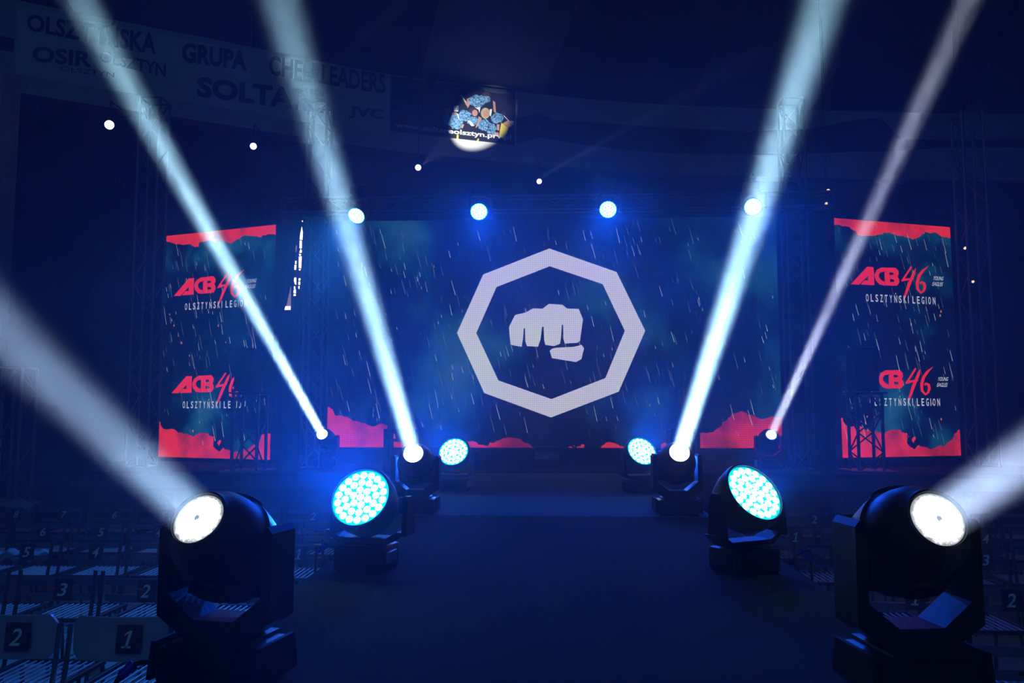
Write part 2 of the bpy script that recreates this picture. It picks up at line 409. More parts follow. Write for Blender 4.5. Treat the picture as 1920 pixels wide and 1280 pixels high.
# photo banner
sA, sB = s_at(731, 7.5), s_at(965, 7.5)
pb = thing('photo_banner', 'dark photo banner with pompom cheerleaders and a web address, lit by a spot', 'banner', fpt((sA + sB) / 2, ZB))
inv = Matrix.Translation(-pb.location)
def bfn(px, py, off):                  # pixel of the enlarged view -> point on the banner
    s, z = z_at(px, py); return fpt(s, z, off)
ZX = lambda x, y: (720 + x / 6.736, 130 + y / 6.736)
def curve_poly(bm, pts, off):
    vs = [bm.verts.new(bfn(*ZX(*p), off)) for p in pts]; bm.faces.new(vs)
_, zb0 = z_at(731, 245); _, zb1 = z_at(965, 272); _, zt0 = z_at(731, 142); _, zt1 = z_at(965, 171)
bm = B(); pr = None
for k in range(21):
    u = k / 20; s = sA + (sB - sA) * u; z0 = zb0 + (zb1 - zb0) * u; z1 = zt0 + (zt1 - zt0) * u
    r = [bm.verts.new(fpt(s, z0, .025)), bm.verts.new(fpt(s, z1, .025)), bm.verts.new(fpt(s, z1, .001)), bm.verts.new(fpt(s, z0, .001))]
    if pr:
        for i in range(4): bm.faces.new((pr[i], pr[(i + 1) % 4], r[(i + 1) % 4], r[i]))
    pr = r
fobj('cloth', bm, M['photo2'], pb, inv)
bm = B(); tops = [(72, 370), (220, 280), (420, 240), (640, 205), (900, 190), (1180, 215), (1300, 290), (1640, 340)]; pv = None
for k in range(41):
    x = 72 + (1640 - 72) * k / 40; j = max(i for i in range(7) if tops[i][0] <= x + 1e-6); u = (x - tops[j][0]) / (tops[j + 1][0] - tops[j][0]); yt = tops[j][1] + (tops[j + 1][1] - tops[j][1]) * u; yb = 780 + (958 - 780) * k / 40
    r = (bm.verts.new(bfn(*ZX(x, yt), .029)), bm.verts.new(bfn(*ZX(x, yb), .029)))
    if pv: bm.faces.new((pv[0], pv[1], r[1], r[0]))
    pv = r
fobj('printed_crowd', bm, M['photo'], pb, inv)
def blob(x, y, rx, ry, n=14, j=0): return [(x + rx * (1 + random.uniform(-j, j)) * math.cos(2 * math.pi * k / n), y + ry * (1 + random.uniform(-j, j)) * math.sin(2 * math.pi * k / n)) for k in range(n)]
for nm, mt_, sh, off in (
        ('printed_heads', 'photo', [blob(320, 150, 50, 50), blob(585, 180, 65, 55)], .032),
        ('printed_skin', 'skin', [[(960, 330), (990, 340), (1070, 480), (1040, 470)], [(1040, 380), (1110, 350), (1100, 420), (1050, 500)], blob(805, 520, 40, 50), [(840, 550), (910, 550), (950, 640), (900, 610)], [(1330, 810), (1440, 800), (1450, 850), (1340, 840)], [(1370, 400), (1400, 420), (1410, 560), (1380, 540)], [(1490, 690), (1560, 650), (1620, 720), (1570, 740)], [(1420, 700), (1455, 700), (1450, 780), (1420, 770)], [(1190, 600), (1230, 620), (1210, 700), (1150, 750)], [(960, 700), (1010, 700), (990, 750), (950, 745)]], .034),
        ('printed_hair', 'hairb', [blob(1115, 545, 62, 52), blob(1290, 330, 50, 45), blob(800, 480, 42, 28)], .036),
        ('printed_hair', 'hairy', [blob(1275, 560, 58, 70)], .036),
        ('printed_face', 'skin', [blob(1143, 558, 36, 42), blob(1283, 572, 36, 44)], .038),
        ('printed_shirt', 'white', [[(875, 470), (935, 470), (932, 540), (880, 540)], [(1140, 485), (1215, 480), (1200, 560), (1190, 520)], [(1330, 510), (1360, 510), (1345, 600), (1330, 590)]], .038),
        ('printed_pompom', 'pom', [blob(1180, 410, 110, 75, 22, .2), blob(1010, 590, 85, 65, 22, .2), blob(1110, 650, 75, 60, 22, .2), blob(900, 670, 90, 95, 24, .2), blob(790, 640, 45, 70, 18, .2), blob(1260, 710, 75, 80, 24, .2), blob(1350, 760, 60, 70, 22, .2), blob(1430, 620, 80, 65, 22, .2), blob(1280, 390, 55, 50, 18, .2)], .04),
        ('printed_skirt', 'yellow', [[(1475, 680), (1565, 745), (1530, 880), (1445, 860)], [(1590, 655), (1640, 660), (1635, 720), (1600, 690)], [(915, 830), (940, 835), (935, 885), (910, 880)], [(1180, 880), (1195, 880), (1190, 915), (1165, 910)]], .038),
        ('printed_streak', 'white', [[(1050, 655), (1075, 650), (1140, 720), (1100, 725)], [(910, 560), (925, 565), (950, 640), (935, 630)], [(960, 335), (975, 330), (1040, 425), (1025, 425)], [(1500, 590), (1508, 588), (1625, 710), (1615, 710)]], .042)):
    for q in sh:
        bm = B(); curve_poly(bm, q, off); fobj(nm, bm, M[mt_], pb, inv)
def tl(body, x0, x1, a, b, c, d):
    p0 = ZX(x0, a); p1 = ZX(x1, c); return on_fascia(p0[0], p1[0], (ZX(0, a)[1], ZX(0, b)[1]), (ZX(0, c)[1], ZX(0, d)[1]), .045)
bm = B(); text_into(bm, 'www.soltareolsztyn.prv.pl', tl('', 130, 1600, 672, 755, 838, 916), .028); fobj('web_address', bm, M['white'], pb, inv)
bm = B(); text_into(bm, 'TE', tl('', 880, 935, 478, 520, 482, 524), .03); text_into(bm, 'IA', tl('', 1490, 1545, 545, 585, 550, 590), .03); fobj('shirt_letters', bm, M['ink'], pb, inv)

# ------------------------------------------------------------------ runway and stage
JY = 5.3
def deck(name, label, x0, x1, y0, y1, mat):
    t = thing(name, label, 'stage platform', ((x0 + x1) / 2, (y0 + y1) / 2, FZ)); w = x1 - x0; l = y1 - y0
    bm = B(); box(bm, (0, 0, -FZ - .02), (w, l, .04), bevel=.004); obj('carpet', bm, mat, t)
    bm = B(); box(bm, (0, 0, -FZ - .11), (w - .02, l - .01, .14)); obj('platform_frame', bm, M['blackm'], t)
    bm = B()
    box(bm, (0, 0, (-FZ - .18) / 2), (w - .06, l - .04, -FZ - .18)); obj('skirting', bm, M['skirt'], t)
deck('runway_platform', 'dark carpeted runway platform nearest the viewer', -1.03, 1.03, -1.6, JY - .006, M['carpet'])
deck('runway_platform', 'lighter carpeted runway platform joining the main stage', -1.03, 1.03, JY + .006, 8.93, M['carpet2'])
deck('main_stage', 'wide black stage in front of the big LED wall', -5.9, 5.9, 8.95, 12.2, M['skirt'])

# ------------------------------------------------------------------ LED walls
def frame_of(o, ux):                   # local frame: origin o (lower left), ux along the width, facing the viewer
    ux = Vector(ux).normalized(); n = Vector((0, 0, 1)); y = n.cross(ux)
    return Matrix(((ux.x, y.x, 0, o[0]), (ux.y, y.y, 0, o[1]), (0, 0, 1, o[2]), (0, 0, 0, 1)))
def to_local(mt):
    inv = mt.inverted(); n = (mt.to_3x3() @ Vector((0, 1, 0)))
    def f(px, py):
        d = ray(px, py); t = (mt.translation - CAM).dot(n) / d.dot(n); q = inv @ (CAM + d * t); return (q.x, q.z)
    return f
def rain(bm, w, h, n, ang, avoid=None, cl=None):
    for _ in range(n):
        x = random.uniform(.03, w - .03); z = random.uniform(.12, h - .05); l = random.choice((.04, .06, .09, .14, .2)) * (1 if h > 2.5 else 1); t = random.uniform(.0018, .0036)
        x2 = x - l * math.tan(ang + random.uniform(-.04, .04)); z2 = z + l
        if z2 > h - .02 or x2 < .01: continue
        if avoid and (avoid(x, z) or avoid(x2, z2)): continue
        mi = 2 if random.random() < .3 else 1
        v = [bm.verts.new((x - t, -.008, z)), bm.verts.new((x + t, -.008, z)), bm.verts.new((x2 + t * .6, -.008, z2)), bm.verts.new((x2 - t * .6, -.008, z2))]
        bm.faces.new(v).material_index = mi
def led_wall(name, label, mt, w, h, mat, nrain, avoid=None, embers=()):
    t = thing(name, label, 'screen'); t.matrix_world = mt
    bm = B()
    v = [bm.verts.new(p) for p in ((0, 0, 0), (w, 0, 0), (w, 0, h), (0, 0, h))]; bm.faces.new(v)
    rain(bm, w, h, nrain, R(14), avoid)
    for x, z, r_ in embers:
        vs = [bm.verts.new((x + r_ * .5 * math.cos(k), -.006, z + r_ * math.sin(k))) for k in (0, 1.2, 2.2, 3.3, 4.4, 5.4)]; bm.faces.new(vs).material_index = 3
    obj('led_panel', bm, [mat, M['rain'], M['rain2'], M['ember']], t, fix=False)
    bm = B()
    box(bm, (w / 2, .06, h / 2), (w + .01, .11, h + .01)); obj('housing', bm, M['blackm'], t)
    if w < 3:
        bm = B(); box(bm, (w / 2, .06, -.04), (w * .96, .09, .066)); obj('base_rail', bm, M['blackm'], t)
    return t
# big screen
LL, RR = P(613, 838, 10.6), P(1467, 838, 10.6); ztop = P(1461, 406, 10.6).z
WB, HB = RR.x - LL.x, ztop - LL.z
mtb = frame_of(LL, (1, 0, 0)); Lb = to_local(mtb)
octo = [(1030, 466), (1156, 510), (1209.6, 620), (1160, 734), (1033, 782.4), (908, 736.6), (857, 624), (906, 514.7)]
octi = [(1030.8, 499), (1130, 532.6), (1171.5, 620), (1135, 708.6), (1034, 748), (934.5, 713), (893, 624), (931, 538)]
def inpoly(x, z, pts):
    c = False; j = len(pts) - 1
    for i in range(len(pts)):
        xi, zi = pts[i]; xj, zj = pts[j]
        if (zi > z) != (zj > z) and x < (xj - xi) * (z - zi) / (zj - zi) + xi: c = not c
        j = i
    return c
O_, I_ = [Lb(*p) for p in octo], [Lb(*p) for p in octi]
big = led_wall('led_wall', 'large central LED wall showing a fist in an octagon', mtb, WB, HB, screen_material('wall_picture', WB, HB, .0275, False), 440,
               lambda x, z: inpoly(x, z, O_) and not inpoly(x, z, I_))
EM = screen_material('emblem_picture', WB, HB, .0275, False, emblem=True)
bm = B()
for a, b in ((O_, I_),):
    n = 8
    ov = [bm.verts.new((x, -.012, z)) for x, z in a]; iv = [bm.verts.new((x, -.012, z)) for x, z in b]
    ob = [bm.verts.new((x, -.002, z)) for x, z in a]; ib = [bm.verts.new((x, -.002, z)) for x, z in b]
    for i in range(n):
        j = (i + 1) % n
        bm.faces.new((ov[i], ov[j], iv[j], iv[i])); bm.faces.new((ov[i], ob[i], ob[j], ov[j])); bm.faces.new((iv[i], iv[j], ib[j], ib[i]))
tag(obj('octagon_ring', bm, EM, big), 'pale octagon ring of the emblem')
fist = [(435, 425), (525, 245), (690, 205), (795, 145), (935, 150), (1035, 78), (1235, 90), (1305, 148), (1480, 152), (1545, 310), (1520, 480), (1500, 630), (1460, 660), (1275, 670), (1252, 600), (1246, 390), (1228, 390), (1212, 600), (1200, 675), (1110, 708), (980, 690), (962, 620), (955, 420), (930, 420), (910, 600), (870, 718), (705, 710), (680, 640), (675, 440), (655, 445), (645, 600), (625, 720), (465, 690), (445, 560)]
thumb = [(1045, 780), (1080, 750), (1130, 735), (1400, 722), (1525, 690), (1560, 745), (1520, 905), (1440, 948), (1080, 890)]
bm = B(); prism(bm, [Lb(900 + x / 8, 560 + y / 8) for x, y in fist], .012); prism(bm, [Lb(900 + x / 8, 560 + y / 8) for x, y in thumb], .012)
tag(obj('fist_emblem', bm, EM, big), 'pale clenched fist with thumb below')
# base plinth under the big screen
bm = B(); box(bm, ((LL.x + RR.x) / 2, 10.72, LL.z / 2 - .008), (WB + .1, .3, LL.z - .018)); tag(obj('screen_plinth', bm, M['blackm']), 'low black plinth carrying the central LED wall', 'plinth')

# side screens
SL = frame_of((-5.36, 10.9, .07), (1.75, -.6, 0)); SR = frame_of((3.57, 9.98, .07), (1.76, .6, 0))
def edges_local(mt, l, r, bot, top):
    f = to_local(mt); x0, z0 = f(l[0], l[1]); x1, z1 = f(r[0], r[1]); return f
fL, fR = to_local(SL), to_local(SR)
lw = fL(506, 857)[0] - fL(296, 856)[0]; rw = fR(1802, 855)[0] - fR(1580, 858)[0]
def shift(mt, f, px, py):
    x, z = f(px, py); return mt @ Matrix.Translation((x, 0, z))
SL = shift(SL, fL, 296, 856); SR = shift(SR, fR, 1580, 858); fL, fR = to_local(SL), to_local(SR)
hl = fL(411, 432)[1]; hr = fR(1671, 417)[1]
AP = lambda x, y: (300 + x / 9.6, 480 + y / 9.6)
refl = fL(*AP(985, 640))
def A2(pts): return [tuple(Vector(fL(*AP(*p))) - Vector(refl)) for p in pts]
logoA = [A2([(255, 718), (520, 405), (613, 397), (605, 690), (405, 706), (458, 634), (523, 626), (525, 548), (370, 714)])]
logoB = [A2([(862, 372), (740, 385), (665, 435), (622, 530), (640, 610), (690, 668), (765, 678), (768, 612), (725, 600), (688, 560), (684, 510), (715, 468), (790, 446)]),
         A2([(782, 462), (852, 436), (855, 666), (778, 674)]),
         A2([(862, 372), (960, 360), (1000, 405), (1000, 460), (978, 500), (1000, 545), (998, 600), (960, 655), (862, 668), (862, 606), (915, 600), (932, 580), (915, 556), (862, 556), (862, 490), (910, 484), (930, 464), (915, 444), (855, 446), (800, 452), (800, 440)])]
logo46 = [A2([(1212, 300), (1228, 315), (1120, 480), (1095, 520), (1240, 492), (1235, 518), (1040, 578), (1045, 552)]),
          A2([(1290, 320), (1270, 420), (1205, 560), (1110, 780), (1050, 892), (1062, 820), (1140, 600), (1245, 380)]),
          A2([(1510, 250), (1400, 330), (1320, 430), (1275, 560), (1278, 680), (1345, 745), (1405, 700), (1440, 620), (1425, 545), (1370, 530), (1335, 560), (1350, 580), (1385, 560), (1402, 620), (1378, 690), (1345, 712), (1312, 660), (1318, 560), (1355, 450), (1430, 345)])]
def side_screen(label, mt, f, w, h, anchors, seed):
    random.seed(seed)
    t = led_wall('led_screen', label, mt, w, h, screen_material('side_picture', w, h, 0, True), 170,
                 embers=[(random.uniform(.1, w - .1), random.uniform(.3, h - .8), random.uniform(.012, .022)) for _ in range(9)])
    for k, (ax, ay) in enumerate(anchors):
        ox, oz = f(ax, ay)
        bm = B()
        for pl in logoA + logoB + logo46: prism(bm, [(x + ox, z + oz) for x, z in pl], .008)
        tag(obj('logo', bm, M['logo_red'], t), 'red ACB 46 logo')
        x0, z0 = [a_ + b_ for a_, b_ in zip((ox, oz), Vector(fL(346, 583)) - Vector(refl))]; x1, z1 = [a_ + b_ for a_, b_ in zip((ox, oz), Vector(fL(466, 564)) - Vector(refl))]
        bm = B(); tx = 'OLSZTYNSKI LEGION'; cx_ = x0
        wts = [.45 if c_ in 'I ' else 1 for c_ in tx]; cw = (x1 - x0) / sum(wts)
        for c_, wt in zip(tx, wts):
            g0, gw = cx_ + (.2 * cw if wt == 1 else .3 * cw * wt), (.56 * cw if wt == 1 else .13 * cw)
            if c_ != ' ': text_into(bm, c_, lambda u, v: Vector((g0 + gw * u, -.01, z0 + .012 + .095 * v)), .015 if c_ != 'I' else 0)
            if c_ == 'N' and cx_ < x0 + (x1 - x0) * .5:
                bm.faces.new([bm.verts.new((g0 + gw * a_, -.01, z0 + .012 + .095 * b_)) for a_, b_ in ((.35, 1.12), (.55, 1.12), (.85, 1.32), (.6, 1.32))])
            cx_ += cw * wt
        tag(obj('caption', bm, M['logo_white'], t, fix=False), 'white event caption'); bm = B()
        x2, z2 = [a_ + b_ for a_, b_ in zip((ox, oz), Vector(fL(460, 528)) - Vector(refl))]
        for j, wd in enumerate(('YOUNG', 'EAGLES')):
            text_into(bm, wd, lambda u, v, j=j: Vector((x2 + .02 + .16 * u + .02 * v - .015 * j, -.01, z2 - .075 * j - .02 + .05 * v)), .01)
        tag(obj('side_caption', bm, M['logo_white'], t, fix=False), 'small white handwritten caption')
    return t
side_screen('tall left LED screen with two red logos', SL, fL, lw, hl, [(402.6, 546.7), (399, 733)], 3)
side_screen('tall right LED screen with two red logos', SR, fR, rw, hr, [(1684, 534), (1692, 726)], 4)
random.seed(11)

# ------------------------------------------------------------------ trusses
def truss(name, label, a, b, w, seg, cat='truss', group=None, plates=False):
    a, b = Vector(a), Vector(b); d = b - a; L_ = d.length
    t = thing(name, label, cat, a, group=group); q = d.to_track_quat('Z', 'X').to_matrix().to_4x4(); h = w / 2; r = max(.012, w * .07)
    cs = [(h, h), (-h, h), (-h, -h), (h, -h)]
    for x, y in cs:
        bm = B(); cyl(bm, (x, y, 0), (x, y, L_), r, 8); bm.transform(q); obj('chord', bm, M['alu'], t, True)
    bm = B(); n = max(1, round(L_ / seg))
    for k in range(n):
        z0, z1 = L_ * k / n, L_ * (k + 1) / n
        for i in range(4):
            p, s = cs[i], cs[(i + 1) % 4]
            if (k + i) % 2: p, s = s, p
            cyl(bm, (*p, z0), (*s, z1), r * .45, 6)
            if k in (0,) or k == n - 1: cyl(bm, (*p, z0 if k == 0 else z1), (*s, z0 if k == 0 else z1), r * .6, 6)
    bm.transform(q); obj('lattice_bracing', bm, M['alu'], t)
    if plates:
        bm = B(); box(bm, (0, 0, .008), (w + .22, w + .22, .016)); obj('base_plate', bm, M['alu'], t)
        bm = B(); box(bm, (0, 0, L_ + .008), (w + .1, w + .1, .016)); obj('top_plate', bm, M['blackm'], t)
    return t
TY = 9.75
def tower(px, py_top, Y, w, label):
    x = P(px, 780, Y).x; zt = P(px, py_top, Y).z; z0 = 0 if abs(x) < 5.7 and Y > 9.2 else FZ
    truss('truss_tower', label, (x, Y, z0), (x, Y, zt), w, .3, group='truss towers'); return x
tower(268, 190, 9.8, .26, 'tall lattice tower left of the left LED screen')
xl = tower(588, 200, TY, .24, 'tall lattice tower between left screen and central LED wall')
xr = tower(1500, 190, TY, .24, 'tall lattice tower right of the central LED wall')
tower(1840, 215, 10.3, .26, 'tall lattice tower right of the right LED screen')
tower(30, 690, 10.0, .3, 'short lattice tower at the far left behind the seats')
zt = P(1000, 381, TY - .3).z
tr = truss('lighting_truss', 'horizontal lattice truss above the central LED wall', (xl - .35, TY - .28, zt), (xr + .35, TY - .28, zt), .17, .26)
for x, side in ((xl, 'left'), (xr, 'right')):
    bm = B(); box(bm, (x, TY - .15, zt), (.34, .12, .22), bevel=.01); tag(obj('truss_sleeve', bm, M['blackm']), 'black sleeve block joining lighting truss to ' + side + ' lattice tower', 'truss sleeve')
# speaker stands on the stage, in front of the side screens
def speaker_stand(px0, px1, pyb, pyt, sp, side):
    Y = PZ((px0 + px1) / 2, pyb, 0).y; a = P(px0, pyb, Y); b = P(px1, pyb, Y); x = (a.x + b.x) / 2; zt_ = P(px0, pyt, Y).z
    w = (b.x - a.x) * .72
    truss('truss_stand', 'short lattice stand in front of the ' + side + ' LED screen', (x, Y, .0), (x, Y, zt_ - .02), w, w * .9, group='lattice stands', plates=True)
    c = P((sp[0] + sp[2]) / 2, sp[3], Y); ww = P(sp[2], 700, Y).x - P(sp[0], 700, Y).x; hh = P(sp[0], sp[1], Y).z - zt_
    t = thing('loudspeaker', 'black loudspeaker on the lattice stand by the ' + side + ' LED screen', 'speaker', (c.x, Y, zt_ + .006), group='stage loudspeakers')
    bm = B(); box(bm, (0, 0, hh / 2), (ww, .3, hh), bevel=.015); obj('cabinet', bm, M['blackm'], t)
    bm = B(); box(bm, (0, -.155, hh / 2), (ww * .88, .012, hh * .9)); obj('grille', bm, M['grille'], t)
speaker_stand(434, 498, 883, 735, (447, 655, 482, 735), 'left')
speaker_stand(1594, 1658, 883, 735, (1597, 652, 1640, 735), 'right')
# low black frames and silver box on stage
def low_frame(px0, px1, py, side):
    Y = 9.25; a, b = P(px0, py, Y), P(px1, py, Y)
    t = thing('low_stand', 'low black frame on stage behind the ' + side + ' middle beam light', 'stand', ((a.x + b.x) / 2, Y, 0)); w = b.x - a.x
    for sx in (-1, 1):
        for dy in (0, .25):
            bm = B(); box(bm, (sx * (w / 2 - .03), dy, a.z / 2), (.06, .04, a.z)); obj('leg', bm, M['blackm'], t)
    bm = B()
    for dy in (0, .25):
        box(bm, (0, dy, a.z - .015), (w, .045, .03)); box(bm, (0, dy, a.z - .12), (w, .035, .025))
    obj('rail', bm, M['blackm'], t)
    bm = B(); box(bm, (0, .12, a.z + .006), (w, .3, .012)); obj('shelf', bm, M['blackm'], t)
low_frame(720, 778, 806, 'left'); low_frame(1256, 1312, 805, 'right')
Y = 10.2; a, b = P(1001, 858, Y), P(1052, 858, Y); h = P(1001, 837, Y).z
t = thing('floor_box', 'small silver-fronted box at the foot of the central LED wall', 'box', ((a.x + b.x) / 2, Y, 0))
bm = B(); box(bm, (0, 0, h / 2), (b.x - a.x, .2, h), bevel=.006); obj('case', bm, M['blackm'], t)
bm = B(); box(bm, (0, -.105, h * .52), ((b.x - a.x) * .88, .012, h * .35)); obj('front_strip', bm, M['silver'], t)

# ------------------------------------------------------------------ moving head lights
def arm_yoke(bm, w, zb, zp, th, dep, tb):
    """U yoke seen from the front: outer width w, chamfered bottom"""
    o = w / 2; i = o - th; c = .06
    pts = [(-o, zp + .045), (-o + .012, zp + .06), (-i - .01, zp + .06), (-i, zp + .045), (-i, zb + tb + c), (-i + c * 1.25, zb + tb), (i - c * 1.25, zb + tb), (i, zb + tb + c), (i, zp + .045), (i + .01, zp + .06), (o - .012, zp + .06), (o, zp + .045), (o, zb + c * .9), (o - c * 1.4, zb), (-o + c * 1.4, zb), (-o, zb + c * .9)]
    left = [pts[k] for k in (0, 1, 2, 3, 4, 15)]; right = [pts[k] for k in (8, 9, 10, 11, 12, 7)]
    bot = [pts[k] for k in (15, 4, 5, 14)]; bot2 = [pts[k] for k in (5, 6, 13, 14)]; bot3 = [pts[k] for k in (6, 7, 12, 13)]
    mt = Matrix.Translation((0, dep / 2, 0))
    for q in (left, right, bot, bot2, bot3): prism(bm, q, dep, mt)
    bmesh.ops.remove_doubles(bm, verts=bm.verts, dist=1e-5)
def cable_to(pts, label, group, plug=None):
    t = thing('power_cable', label, 'cable', pts[0], group=group); o = Vector(pts[0])
    bm = B(); tube(bm, [p - o for p in smooth_path(pts)], .006); obj('cord', bm, M['cable'], t, True)
    if plug:
        a, b = plug; bm = B(); cyl(bm, Vector(a) - o, Vector(b) - o, .011, 12); cyl(bm, Vector(a) - o, Vector(a).lerp(Vector(b), .4) - o, .014, 12); tag(obj('connector', bm, M['plug'], t, True), 'blue plug connector')
CORE = [(0, .12), (.03, .12), (.05, 1.0), (.2, .85), (.33, .35), (.42, .1), (.49, .03)]
def beam_light(lens_px, Yl, to_px, Yt, label, power, lens_mat='lens', color=(.5, .8, 1), spread=2.2, k=1.0, z_base=0):
    lp = P(*lens_px, Yl); tp = P(*to_px, Yt); D = (tp - lp).normalized()
    rz = math.atan2(D.x, -D.y)          # yoke turns with the beam
    D2 = Vector((0, -math.hypot(D.x, D.y), D.z)); tilt = D2
    zp = lp.z - .15 * D.z; piv = lp - D * .15
    t = thing('moving_head_light', label, 'stage light', (piv.x, piv.y, z_base), rz, group='beam moving heads'); zp -= z_base
    bm = B(); box(bm, (0, 0, .052), (.265, .2, .096), bevel=.02); box(bm, (0, 0, .102), (.2, .2, .016), bevel=.006); obj('base', bm, M['black'], t, True)
    for sx in (-1, 1):
        bm = B(); prism(bm, [(-.1, -.045), (.1, -.045), (.085, .045), (-.085, .045)], .012, Matrix.Translation((sx * .14, 0, .062)) @ Matrix.Rotation(sx * math.pi / 2, 4, 'Z')); obj('side_handle', bm, M['blackm'], t)
    bm = B(); box(bm, (.06, -.103, .068), (.07, .006, .045)); obj('display', bm, M['blackm'], t)
    for sx in (-1, 1):
        for sy in (-1, 1):
            bm = B(); cyl(bm, (sx * .11, sy * .09, 0.001), (sx * .11, sy * .09, .008), .018, 10); obj('foot', bm, M['cable'], t)
    yk = B(); arm_yoke(yk, .325, .108, zp, .03, .11, .05); obj('yoke', yk, M['black'], t)
    q = tilt.to_track_quat('Z', 'X').to_matrix().to_4x4(); mt = Matrix.Translation((0, 0, zp)) @ q
    bm = B()
    lathe(bm, [(.03, -.15), (.06, -.147), (.09, -.13), (.112, -.1), (.124, -.055), (.128, -.01), (.128, .025), (.12, .034), (.117, .06), (.108, .095), (.092, .124), (.08, .14), (.074, .154), (.068, .156), (.066, .148)], 40, cap=True)
    hd = obj('head', bm, M['black'], t, True, mt)
    bm = B()
    for sx in (-1, 1):
        lathe(bm, [(.05, 0), (.05, .012), (.044, .016)], 24, Matrix.Translation((sx * .116, 0, 0)) @ Matrix.Rotation(sx * math.pi / 2, 4, 'Y'))
        obj('pivot_hub', bm, M['blackm'], hd, True); bm = B()
    bm.free()
    bm = B()
    for i in range(4): box(bm, (0, 0, -.135 + i * .02), (.14 + .02 * i, .2 + .012 * i, .006), bevel=.002)
    obj('cooling_rib', bm, M['blackm'], hd)
    bm = B(); lathe(bm, [(.0645, 0), (.05, .004), (.03, .0065), (.012, .0075), (.002, .0078)], 40); o = obj('lens', bm, M[lens_mat], hd, True, Matrix.Translation((0, 0, .1495))); o['label'] = 'glowing round front lens'
    bpy.context.view_layer.update()
    L0 = (t.matrix_world @ mt) @ Vector((0, 0, .162))
    lt = add_light('AREA', L0, D, power, color, .128, spread, core=CORE)
    return t
FP = 8.6
beam_light((372, 972), 1.95, (0, 616), 1.38, 'black beam moving head at front left of the runway, lens glowing white', FP * 2.0, spread=4, color=(.42, .66, 1))
beam_light((1758, 973), 1.95, (1925, 858), 1.66, 'black beam moving head at front right of the runway, lens glowing white', FP * 1.8, spread=4, color=(.5, .66, 1))
beam_light((775, 850), 5.3, (525, 0), 2.55, 'black beam moving head at middle left of the runway', FP * 1.45, 'glow_lens', (.42, .8, 1))
beam_light((1274, 848), 5.3, (1545, 0), 2.55, 'black beam moving head at middle right of the runway', FP * 2.0, 'glow_lens', (.42, .8, 1))
beam_light((604, 814), 9.6, (150, 0), 4.6, 'black beam moving head on the stage, left of the central LED wall', FP * 3.6, 'glow_lens', (.42, .8, 1))
beam_light((1446, 815), 9.6, (1815, 0), 4.6, 'black beam moving head on the stage, right of the central LED wall', FP * .7, 'lens', (.66, .74, 1), spread=1.4)

